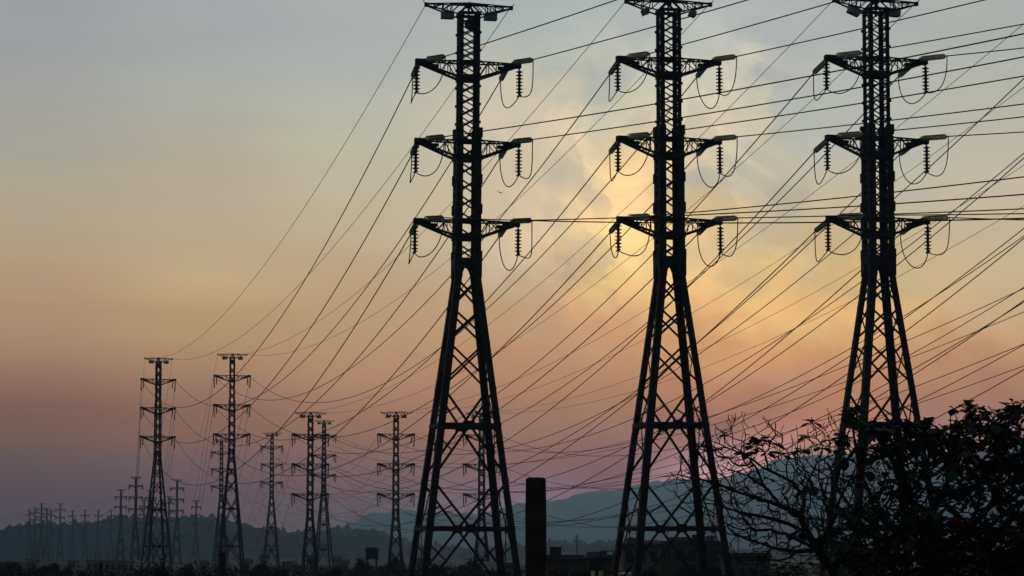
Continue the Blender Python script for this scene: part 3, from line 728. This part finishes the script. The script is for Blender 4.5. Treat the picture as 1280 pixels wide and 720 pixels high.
house(779, 826, 682, 300, m_cream, m_slab, 'two storey pale building behind the central near pylon legs', floors=2, nwin=3, cat='building', name='building')
house(826, 904, 679, 290, m_brick, m_slab, 'large flat roofed brick building behind the central near pylon', floors=2, nwin=5, cat='building', name='building')
house(842, 860, 672.5, 296, m_slab, m_tile, 'dark little rooftop gable above the flat roofed brick building', kind='gable', nwin=1, depth=4, cat='building', name='building')
house(806, 820, 676.5, 304, m_slab, m_tin, 'tiny raised roof block above the pale two storey building', kind='gable', nwin=1, depth=4, cat='building', name='building')
house(908, 962, 694.5, 260, m_grey, m_slab, 'low grey building under the bare branches', nwin=4, cat='building', name='building')
house(940, 956, 692.5, 262, m_white, m_tin, 'small pale roofed annex behind the low grey building', kind='gable', nwin=1, cat='building', name='building', depth=5)
house(1040, 1110, 688, 240, m_grey, m_slab, 'grey building seen under the leafy tree', nwin=4, cat='building', name='building')
house(1170, 1240, 679, 230, m_grey, m_tin, 'tin roofed house glimpsed through the leafy tree', kind='gable', nwin=4, cat='house', name='house')
house(1245, 1330, 690, 210, m_brick, m_tile, 'brick house glimpsed behind the leafy tree at the picture edge', kind='gable', nwin=4)
def rooftop(px, D, zpy, w, h, kind, label):
    p = pt(px, zpy, D)
    g = MB()
    if kind == 'mast':
        g.tube([(p.x, D + 2, p.z - .1), (p.x, D + 2, p.z + h)], .04, 6)
        for k in range(4): g.bar((p.x - w / 2 + .08 * k, D + 2, p.z + h * (.72 + .07 * k)), (p.x + w / 2 - .08 * k, D + 2, p.z + h * (.72 + .07 * k)), .03)
        tag(g.build('antenna', m_steel2), label, 'antenna')
    else:
        g.tube([(p.x, D + 2, p.z - .05), (p.x, D + 2, p.z + h * .9), (p.x, D + 2, p.z + h)], [w / 2, w / 2, w / 4], 14)
        tag(g.build('roof_tank', m_tin if kind == 'tin' else m_slab), label, 'tank')
rooftop(722, 240, 697, .9, 1.9, 'mast', 'thin antenna on the long low brown roof')
rooftop(836, 290, 679, 1.3, 2.4, 'mast', 'antenna at the near end of the flat roofed brick building')
rooftop(874, 290, 679, 1.3, .9, 'slab', 'round dark tank on the flat roofed brick building')
rooftop(890, 290, 679, 1.0, .8, 'tin', 'small tin tank at the far end of the flat roofed brick building')
rooftop(790, 300, 682, 1.1, .9, 'tin', 'small tin tank on the pale two storey building')
rooftop(925, 260, 694.5, .9, 1.6, 'mast', 'antenna on the low grey building under the branches')
# to the left: sheds and houses
house(108, 168, 701, 640, m_white, m_tin, 'long pale shed near the foot of the hazy pylons', nwin=8, cat='shed', name='shed', depth=14)
house(-40, 18, 701, 620, m_grey, m_white, 'long low pale roofed shed at the left edge', nwin=8, cat='shed', name='shed', depth=14)
house(345, 378, 679.5, 2440, m_grey, m_tin, 'long hillside block with a row of windows', floors=2, nwin=9, cat='building', name='building', depth=14)
house(313, 322, 686, 2380, m_grey, m_tin, 'small hillside building with pale roof below the wooded crest', kind='gable', nwin=3, group=TOWN)
house(231, 240, 684, 2380, m_white, m_tin, 'pale cottage on the hillside between two tall pylons', kind='gable', nwin=3, group=TOWN)
house(234, 240, 698, 700, m_white, m_tin, 'tiny white shed low between two tall pylons', kind='gable', nwin=1, group=TOWN)
house(250, 256, 701, 640, m_cream, m_tile, 'tiny cream house beside the thin hazy pylon', kind='gable', nwin=1, group=TOWN)
house(352, 368, 697, 900, m_grey, m_white, 'white roofed house below the long hillside block', kind='gable', nwin=3, group=TOWN)
house(366, 372, 704, 600, m_grey, m_white, 'small white topped hut nearest the shorter overlapping pylons', nwin=1, group=TOWN)
house(416, 428, 690, 1100, m_grey, m_tin, 'grey house on the slope between the two shorter pylons', kind='gable', nwin=3, group=TOWN)
house(424, 434, 700, 700, m_brick, m_tile, 'tile roofed house low between the two shorter pylons', kind='gable', nwin=2, group=TOWN)
house(446, 456, 694, 800, m_cream, m_tin, 'cream house just left of the water tank', kind='gable', nwin=2, group=TOWN)
house(300, 312, 699, 800, m_brick, m_tile, 'tile roofed house just right of the tall pylon behind the stub', kind='gable', nwin=2, group=TOWN)
house(325, 334, 693, 1000, m_grey, m_tile, 'grey house at the foot of the slim lone pylon', kind='gable', nwin=2, group=TOWN)
house(384, 398, 696, 900, m_cream, m_slab, 'flat roofed house behind the legs of the overlapping pylons', nwin=2, group=TOWN)
house(520, 534, 698, 600, m_cream, m_tile, 'cream house seen between the left legs of the post side pylon', kind='gable', nwin=2, group=TOWN)
house(545, 560, 701, 500, m_grey, m_tin, 'grey house seen between the middle legs of the post side pylon', kind='gable', nwin=2, group=TOWN)
house(606, 624, 703, 380, m_grey, m_tin, 'grey tin roofed house seen between the right legs of the post side pylon', kind='gable', nwin=2, group=TOWN)
house(628, 642, 706, 300, m_cream, m_slab, 'small cream hut beside the right foot of the post side pylon', nwin=1, group=TOWN)
house(28, 44, 699, 900, m_grey, m_tile, 'dim house below the far pylon cluster', kind='gable', nwin=3, group=TOWN)
house(84, 94, 700, 900, m_brick, m_tile, 'dim brown house left of the long pale shed', kind='gable', nwin=2, group=TOWN)

# parked van, only its roof shows
p = pt(783, 716.3, 215); t = empty('parked_van', (p.x, 215, 0), R(6)); g = MB(); zt = p.z
prof = [(-1.15, .45), (1.15, .45), (1.25, .9), (1.2, 1.4), (.95, zt - .15), (.8, zt), (-.95, zt), (-1.12, zt - .2), (-1.2, 1.4)]
n = len(prof); vs = [(x * .95, -.9, z) for x, z in prof] + [(x * .95, .9, z) for x, z in prof]
g.add(vs, [tuple(range(n))[::-1], tuple(range(n, 2 * n))] + [(i, (i + 1) % n, n + (i + 1) % n, n + i) for i in range(n)]); g.build('body', m_paint, t)
for x in (-.75, .75):
    for y in (-.86, .86):
        g = MB(); g.tube([(x, y - .1, .33), (x, y + .1, .33)], .33, 16); g.build('wheel', m_rub, t)
g = MB(); g.box((0, -.91, 1.75), (1.5, .03, .5)); g.build('window', m_pane, t)
tag(t, 'white van roof showing at the foot of the central near pylon', 'van')

# ------------------------------------------------------------------ vegetation
def leaf_quad(g, c, size, rnd, m=0, droop=0.):
    d = Vector((rnd.gauss(0, 1), rnd.gauss(0, 1), rnd.gauss(0, .7) - droop)).normalized(); u = d.orthogonal().normalized()
    u = (Matrix.Rotation(rnd.uniform(0, 2 * pi), 3, d) @ u)
    w = size * .5; v = d.cross(u) * size * .12
    g.add([c, c + d * size * .45 + u * w * .55 + v, c + d * size, c + d * size * .45 - u * w * .55 + v], [(0, 1, 2), (0, 2, 3)], m)
def bush(px, D, wpx, ytop, label, dens=1.0, leaf=.22, cat='bush', name='bush', seed=1, tree=False):
    rnd = random.Random(seed); c = pt(px, ytop, D); w = wpx / F * D / 2; H = c.z
    t = empty(name, (c.x, D, 0))
    g = MB()
    for k in range(5):
        a = rnd.uniform(0, 2 * pi); e = Vector((cos(a) * w * .5, sin(a) * w * .4, H * rnd.uniform(.6, .85)))
        g.tube([(0, 0, 0), e * .5 + Vector((0, 0, H * .1)), e], [.14, .08, .03], 6)
    g.build('trunk', m_bark, t)
    g = MB(); lobes = []
    for k in range(16):
        a = rnd.uniform(0, 2 * pi); rr = sqrt(rnd.random())
        zz = H * rnd.uniform(.25 if not tree else .5, .86) * (1 - .28 * rr * rr); lobes.append((Vector((cos(a) * rr * w * .75, sin(a) * rr * w * .7, zz)), rnd.uniform(.22, .42) * min(w, H * .6)))
    lobes.append((Vector((0, 0, H * .8)), H * .2))
    nl = int(170 * dens)
    for c0, r in lobes:
        for i in range(nl):
            v = Vector((rnd.gauss(0, 1), rnd.gauss(0, 1), rnd.gauss(0, .8))); v = v.normalized() * r * (rnd.random() ** .4) * rnd.uniform(.8, 1.12)
            p = c0 + v
            if p.z > .1: leaf_quad(g, p, leaf * rnd.uniform(.7, 1.3), rnd)
    g.build('crown', m_scrub, t); tag(t, label, cat, 'dark bushes along the bottom of the view'); return t
for i, a in enumerate((
    (197, 160, 66, 697.5, 'rounded black bush at the foot of the tall leftmost distant pylon'),
    (235, 230, 34, 706, 'lower dark bush just right of the rounded black one'),
    (327, 330, 36, 702, 'dark bush low beside the slim lone pylon'),
    (352, 260, 44, 708, 'flat dark bush under the white roofed house'),
    (450, 380, 40, 697, 'dark bush just left of the water tank'),
    (494, 400, 52, 695, 'wide dark bush just right of the water tank'),
    (590, 330, 44, 696, 'dark bush seen between the legs of the post side pylon'),
    (545, 300, 46, 705, 'low dark bush between the left legs of the post side pylon'),
    (20, 420, 60, 704, 'dim bush clump at the left edge'),
    (66, 380, 60, 703, 'dim bush clump below the far pylon cluster'),
    (420, 300, 50, 709, 'low bush in front of the tile roofed houses'),
    (700, 170, 40, 708, 'dark bush in front of the long low brown building'),
    (728, 190, 36, 711, 'small dark bush below the hut with glowing windows'),
    (812, 190, 40, 707, 'dark bush between the left legs of the central near pylon'),
    (862, 185, 52, 699, 'tall dark bush between the middle legs of the central near pylon'),
    (893, 150, 28, 706, 'greenish bush at the right foot of the central near pylon'),
    (940, 160, 60, 708, 'dark bush in front of the low grey building'),
    (985, 130, 50, 700, 'dark bush at the foot of the bare branched tree'))):
    bush(*a, seed=20 + i, leaf=.16 + a[1] * .0004)
# undergrowth belt, too dense to count
g = MB(); rnd = random.Random(5)
for i in range(26000):
    D = rnd.uniform(120, 520) if i % 3 else rnd.uniform(120, 260); px = rnd.uniform(-160, 1440); x = (px - 640) / F * D
    top = 1.9 + 1.0 * noise.noise(Vector((x * .09, D * .05, 2.))) + .7 * noise.noise(Vector((x * .4, D * .3, 5.)))
    z = top * (1 - rnd.random() ** 2.0 * .8)
    leaf_quad(g, Vector((x, D, z)), .34 + D * .0006, rnd)
tag(g.build('undergrowth', m_scrub), 'dark low undergrowth along the bottom of the view', 'undergrowth', kind='stuff')

# ---- the big trees at the right: skeleton grown towards target points
def grow(limbs, targets, D, rnd, step=.22, droop=.0, tip_r=.011, pw=.42):
    """limbs: polylines in picture px (+depth offset) ; targets: Vectors. returns nodes, parents, radii"""
    nodes = []; par = []
    for li in limbs:
        prevn = None
        attach = li[0]; pts = [pt(x, y, D + dd) for (x, y, dd) in li[1]]
        if attach is not None:
            a0 = pt(*attach[:2], D + attach[2]); prevn = min(range(len(nodes)), key=lambda i: (nodes[i] - a0).length); pts = [nodes[prevn]] + pts
        for i in range(len(pts) - 1 if len(pts) > 1 else 0):
            a, b_ = pts[i], pts[i + 1]; n = max(1, int((b_ - a).length / step))
            if i == 0 and prevn is None: nodes.append(a.copy()); par.append(-1); prevn = len(nodes) - 1
            for k in range(1, n + 1):
                p = a.lerp(b_, k / n) + Vector((rnd.gauss(0, .018), rnd.gauss(0, .02), rnd.gauss(0, .018)))
                nodes.append(p); par.append(prevn); prevn = len(nodes) - 1
    base = len(nodes)
    order = sorted(targets, key=lambda t: min((nodes[i] - t).length for i in range(0, base, 3)))
    import numpy as np
    arr = np.zeros((90000, 3)); pl = np.zeros(90000)
    for i, p in enumerate(nodes):
        arr[i] = p
        if par[i] >= 0: pl[i] = pl[par[i]] + (nodes[i] - nodes[par[i]]).length
    cnt = len(nodes); tips = []
    for t in order:
        ta = np.array(t); dd = np.linalg.norm(arr[:cnt] - ta, axis=1)
        # prefer attaching to nodes that lie below/inside so that twigs sweep upwards
        pen = dd + .35 * np.maximum(0, arr[:cnt, 2] - ta[2]) + .30 * pl[:cnt]
        j = int(pen.argmin()); a = nodes[j]; d = t - a
        if d.length < .06: continue
        n = max(2, int(d.length / .12)); prevn = j
        side_ = Vector((rnd.gauss(0, 1), rnd.gauss(0, 1), rnd.gauss(0, .5) - 1.0)) * d.length * .12
        for k in range(1, n + 1):
            s = k / n; p = a + d * s + side_ * (4 * s * (1 - s)) + Vector((rnd.gauss(0, .006), rnd.gauss(0, .006), rnd.gauss(0, .006)))
            nodes.append(p); par.append(prevn); pl[cnt] = pl[prevn] + d.length / n; prevn = len(nodes) - 1; arr[cnt] = p; cnt += 1
        tips.append(prevn)
    w = [0.] * len(nodes); ch = [0] * len(nodes)
    for i in range(len(nodes) - 1, -1, -1):
        if ch[i] == 0: w[i] = 1.
        if par[i] >= 0: w[par[i]] += w[i]; ch[par[i]] += 1
    rad = [tip_r * x ** pw for x in w]
    return nodes, par, rad, tips
def skeleton_mesh(nodes, par, rad, minr=.0065):
    g = MB()
    kidsl = {}
    for i, p in enumerate(par):
        if p >= 0: kidsl.setdefault(p, []).append(i)
    starts = [(par[i], i) for i in range(len(nodes)) if par[i] >= 0 and (len(kidsl.get(par[i], [])) > 1 or par[par[i]] < 0)]
    for p0, i in starts:
        if len(kidsl[p0]) > 1 and i == max(kidsl[p0], key=lambda q: rad[q]) and par[p0] >= 0 and False: continue
        pts = [nodes[p0], nodes[i]]; rs = [min(rad[p0], rad[i] * 1.25), rad[i]]; cur = i
        while len(kidsl.get(cur, [])) == 1:
            cur = kidsl[cur][0]; pts.append(nodes[cur]); rs.append(rad[cur])
        g.tube(pts, [max(minr, r) for r in rs], 5 if rs[0] < .04 else 8)
    return g
def inpoly(x, y, poly):
    r = False; n = len(poly)
    for i in range(n):
        (x1, y1), (x2, y2) = poly[i], poly[(i + 1) % n]
        if (y1 > y) != (y2 > y) and x < (x2 - x1) * (y - y1) / (y2 - y1) + x1: r = not r
    return r
def scatter(poly, n, D, spread, rnd):
    xs = [p[0] for p in poly]; ys_ = [p[1] for p in poly]; out = []
    while len(out) < n:
        x, y = rnd.uniform(min(xs), max(xs)), rnd.uniform(min(ys_), max(ys_))
        if inpoly(x, y, poly): out.append(pt(x, y, D + rnd.gauss(0, spread)))
    return out
def big_leaf(g, base, d, size, m):
    d = d.normalized(); u = d.cross(Vector((0, 0, 1)))
    if u.length < .1: u = Vector((1, 0, 0))
    u.normalize(); nn = u.cross(d)
    prof = ((.0, .02), (.25, .16), (.55, .33), (.8, .33), (.96, .17), (1.0, 0.))
    vs = []; fs = []
    for t, w in prof:
        c = base + d * size * t - Vector((0, 0, 1)) * size * .22 * t * t
        vs += [c - u * w * size + nn * w * size * .35, c, c + u * w * size + nn * w * size * .35]
    for i in range(len(prof) - 1):
        a = i * 3; fs += [(a, a + 1, a + 4, a + 3), (a + 1, a + 2, a + 5, a + 4)]
    g.add(vs, fs, m)
rnd = random.Random(11)
# bare branched tree
DB = 66.
limbs = [
    (None, [(1064, 800, 0), (1052, 745, 0), (1040, 712, 0), (1022, 688, 0), (1010, 668, .1)]),
    ((1022, 688, 0), [(996, 690, -.3), (965, 684, -.6), (935, 672, -.9), (905, 668, -1.1), (884, 660, -1.2)]),
    ((1010, 668, 0), [(985, 655, .3), (955, 645, .6), (925, 640, .8), (900, 632, 1.), (876, 630, 1.1)]),
    ((1010, 668, 0), [(1000, 645, -.2), (975, 632, -.4), (945, 622, -.6), (915, 614, -.8), (880, 600, -1.), (850, 592, -1.1), (826, 596, -1.2)]),
    ((1000, 645, -.2), [(1004, 620, -.1), (992, 602, -.2), (965, 590, -.4), (935, 572, -.6), (910, 560, -.8), (888, 550, -1.)]),
    ((1004, 620, -.1), [(1012, 598, .3), (1022, 578, .5), (1044, 568, .7), (1062, 560, .8)]),
    ((975, 632, -.4), [(955, 606, .4), (925, 592, .8), (898, 580, 1.)]),
    ((1022, 688, 0), [(1040, 655, -.4), (1050, 622, -.8), (1066, 596, -1.), (1074, 566, -1.)]),
    ((1040, 712, 0), [(1066, 684, .4), (1090, 652, .8), (1102, 616, 1.), (1112, 580, 1.)]),
    ((1040, 655, -.4), [(1030, 626, 0), (1036, 596, .4)]),
    ((965, 684, -.6), [(950, 700, -.2), (915, 700, 0), (900, 694, .2)]),
]
polyB = [(826, 600), (840, 572), (862, 556), (874, 534), (890, 546), (905, 530), (918, 516), (928, 536), (950, 538), (966, 516), (975, 540), (1000, 540), (1020, 530), (1038, 508), (1050, 530), (1085, 545), (1105, 570), (1112, 650), (1070, 700), (990, 712), (930, 704), (905, 690), (886, 668), (866, 640), (838, 622)]
targ = scatter(polyB, 520, DB, 1.0, rnd) + scatter([(850, 575), (880, 525), (905, 518), (935, 512), (960, 520), (1000, 528), (1030, 506), (1060, 540), (1000, 560), (920, 560)], 80, DB, .8, rnd) + scatter([(885, 585), (930, 565), (1040, 570), (1095, 600), (1085, 700), (960, 712), (905, 690)], 600, DB, .9, rnd)
nodes, par, rad, tips = grow(limbs, targ, DB, rnd, tip_r=.0088, pw=.41)
t = empty('bare_tree', (nodes[0].x, nodes[0].y, 0)); off = Vector(t.location)
nodes[0].z = 0.0
g = skeleton_mesh([p - off for p in nodes], par, rad); g.build('trunk', m_bark, t)
g = MB()
leafspots = [(906, 560), (913, 566), (935, 556), (940, 562), (948, 552), (955, 558), (970, 548), (962, 562), (995, 562), (1001, 560), (982, 564), (1016, 537), (1018, 538), (945, 541), (928, 562), (962, 553), (878, 556), (1003, 556), (940, 565), (952, 566), (900, 552), (925, 560), (930, 566), (944, 548), (958, 562), (985, 560), (990, 566), (1010, 548), (1025, 556), (1040, 548), (1052, 542), (872, 572), (1035, 566), (1046, 574), (975, 560), (958, 603), (951, 602)]
for (lx, ly) in leafspots:
    p = pt(lx, ly, DB); j = min(tips, key=lambda q: (nodes[q] - p).length + abs(nodes[q].y - p.y) * -.5)
    for k in range(rnd.choice((2, 3, 3, 4))):
        a = rnd.uniform(0, 2 * pi); big_leaf(g, nodes[j] - off, Vector((cos(a), sin(a), rnd.uniform(-.3, .5))), rnd.uniform(.2, .3), 1 if rnd.random() < .4 else 0)
g.build('crown', [m_leaf, m_leafr], t)
tag(t, 'almost bare tree with tangled twigs in front of the mountain', 'tree')
# leafy tree
DL = 58.
limbs = [
    (None, [(1172, 800, 0), (1170, 740, 0), (1160, 700, 0), (1155, 665, 0)]),
    ((1160, 700, 0), [(1125, 670, .5), (1095, 640, .9), (1080, 600, 1.), (1070, 560, 1.), (1068, 530, 1.)]),
    ((1155, 665, 0), [(1140, 625, -.5), (1128, 590, -.8), (1118, 560, -1.), (1100, 540, -1.)]),
    ((1155, 665, 0), [(1175, 625, .5), (1190, 585, .8), (1188, 545, 1.), (1190, 520, 1.)]),
    ((1160, 700, 0), [(1205, 668, -.6), (1240, 630, -1.), (1255, 580, -1.2), (1250, 535, -1.2), (1235, 515, -1.2)]),
    ((1205, 668, -.6), [(1250, 650, -1.), (1300, 610, -1.4), (1320, 560, -1.6), (1315, 520, -1.6)]),
    ((1205, 668, -.6), [(1270, 680, .5), (1340, 650, 1.)]),
    ((1125, 670, .5), [(1085, 672, 1.), (1050, 668, 1.4), (1020, 655, 1.6)]),
    ((1160, 700, 0), [(1130, 705, -1.), (1090, 705, -1.5), (1055, 698, -1.8)]),
]
polyL = [(1052, 560), (1060, 520), (1072, 512), (1085, 522), (1098, 538), (1120, 528), (1150, 530), (1168, 526), (1180, 513), (1196, 505), (1212, 514), (1226, 503), (1246, 508), (1262, 504), (1290, 500), (1340, 510), (1370, 560), (1380, 720), (1190, 735), (1060, 725), (1030, 690), (1045, 640), (1060, 610)]
polyT = [(1085, 600), (1105, 562), (1140, 545), (1180, 530), (1290, 515), (1370, 560), (1380, 725), (1060, 728), (1040, 700), (1070, 660)]
targ = scatter(polyL, 520, DL, 1.1, rnd) + scatter(polyT, 850, DL, 1.3, rnd) + scatter([(1060, 512), (1078, 510), (1082, 530), (1062, 532)], 12, DL, .4, rnd) + scatter([(990, 560), (1010, 545), (1060, 535), (1080, 600), (1075, 700), (1000, 700), (985, 640)], 90, DL, .9, rnd) + scatter([(1096, 532), (1160, 528), (1172, 560), (1100, 565)], 90, DL, .8, rnd) + scatter([(1175, 545), (1182, 516), (1200, 506), (1226, 504), (1290, 502), (1370, 520), (1370, 600), (1180, 590)], 150, DL, 1.2, rnd)
nodes, par, rad, tips = grow(limbs, targ, DL, rnd, tip_r=.011, pw=.40)
t = empty('leafy_tree', (nodes[0].x, nodes[0].y, 0)); off = Vector(t.location); nodes[0].z = 0.0
g = skeleton_mesh([p - off for p in nodes], par, rad); g.build('trunk', m_bark, t)
g = MB(); nt_ = 0
for j in tips:
    px, py = proj(nodes[j])
    k_ = max(0., min(1., (px - 985) / 195.))
    dens = (.20 if py < 575 else .08) + (.36 if py < 640 else .58) * k_ + .12 * noise.noise(Vector((px * .02, py * .03, 1.)))
    if py < 540 and px > 1165: dens = .58
    if rnd.random() > dens * .82: continue
    n = rnd.randint(4, 7); a0 = rnd.uniform(0, 2 * pi); red = rnd.random() < .10
    for k in range(n):
        a = a0 + 2 * pi * k / n + rnd.gauss(0, .25)
        big_leaf(g, nodes[j] - off + Vector((0, 0, rnd.uniform(-.05, .03))), Vector((cos(a), sin(a), rnd.uniform(-.9, .9))), rnd.choice((rnd.uniform(.12, .22), rnd.uniform(.24, .36))), 1 if red and rnd.random() < .6 else 0)
g.build('crown', [m_leaf, m_leafr], t)
tag(t, 'leafy broad leaved tree with dark crown hiding a pylon foot', 'tree')

# ------------------------------------------------------------------ birds
def bird(px, py, D, span, label, bank):
    c = pt(px, py, D); g = MB()
    g.tube([(-.5 * span * .32, 0, 0), (-.28 * span * .5, 0, .01), (0, 0, .015), (.3 * span * .5, 0, .01), (.42 * span * .5, 0, 0)], [.01, .03 * span, .05 * span, .04 * span, .006], 8)
    o = g.build('bird', m_feather, loc=c)
    for s in (-1, 1):
        w = MB(); ps = [(.10, 0, 0), (.06, s * .5, .16), (-.08, s * 1., .05), (-.10, s * .5, .14), (-.12, 0, 0)]
        top = [(x * span * .8, y * span * .5, z * span) for x, y, z in ps]; bot = [(x, y, z - .006) for x, y, z in top]
        w.add(top + bot, [(0, 1, 2, 3, 4), (9, 8, 7, 6, 5)] + [(i, i + 5, (i + 1) % 5 + 5, (i + 1) % 5) for i in range(5)])
        w.build('wing', m_feather, o)
    o.rotation_euler = (R(bank), R(12), R(60)); tag(o, label, 'bird'); return o
bird(624.5, 241, 130, .42, 'small dark bird gliding beside the near pylon by the post', 20)
bird(105, 626, 420, .42, 'tiny dark bird above the far pylon cluster', 70)

# ------------------------------------------------------------------ haze
g = MB(); X = 8200.
g.add([(-X, -220, -2.5), (X, -220, -2.5), (X, 9900, -2.5), (-X, 9900, -2.5), (-X, -220, 330), (X, -220, 330), (X, 9900, 330), (-X, 9900, 330)],
      [(0, 3, 2, 1), (4, 5, 6, 7), (0, 1, 5, 4), (1, 2, 6, 5), (2, 3, 7, 6), (3, 0, 4, 7)])
mh = bpy.data.materials.new('haze_air'); mh.use_nodes = True; t_ = mh.node_tree; t_.nodes.clear()
vo = t_.nodes.new('ShaderNodeVolumePrincipled'); vo.inputs['Color'].default_value = (.30, .60, 1.0, 1); vo.inputs['Density'].default_value = 1.2e-4
vo.inputs['Anisotropy'].default_value = 0.755
oo = t_.nodes.new('ShaderNodeOutputMaterial'); t_.links.new(vo.outputs[0], oo.inputs['Volume'])
hz = g.build('haze', mh); tag(hz, kind='stuff')
for p_ in (proto_near, proto_near2, proto_near3, proto_far, proto_short, proto_mid, proto_dist):
    if '_d' in p_.keys(): del p_['_d']

for o in C.objects:
    if 'label' in o.keys() and len(o['label'].split()) > 16: print('LONG', o['label'])
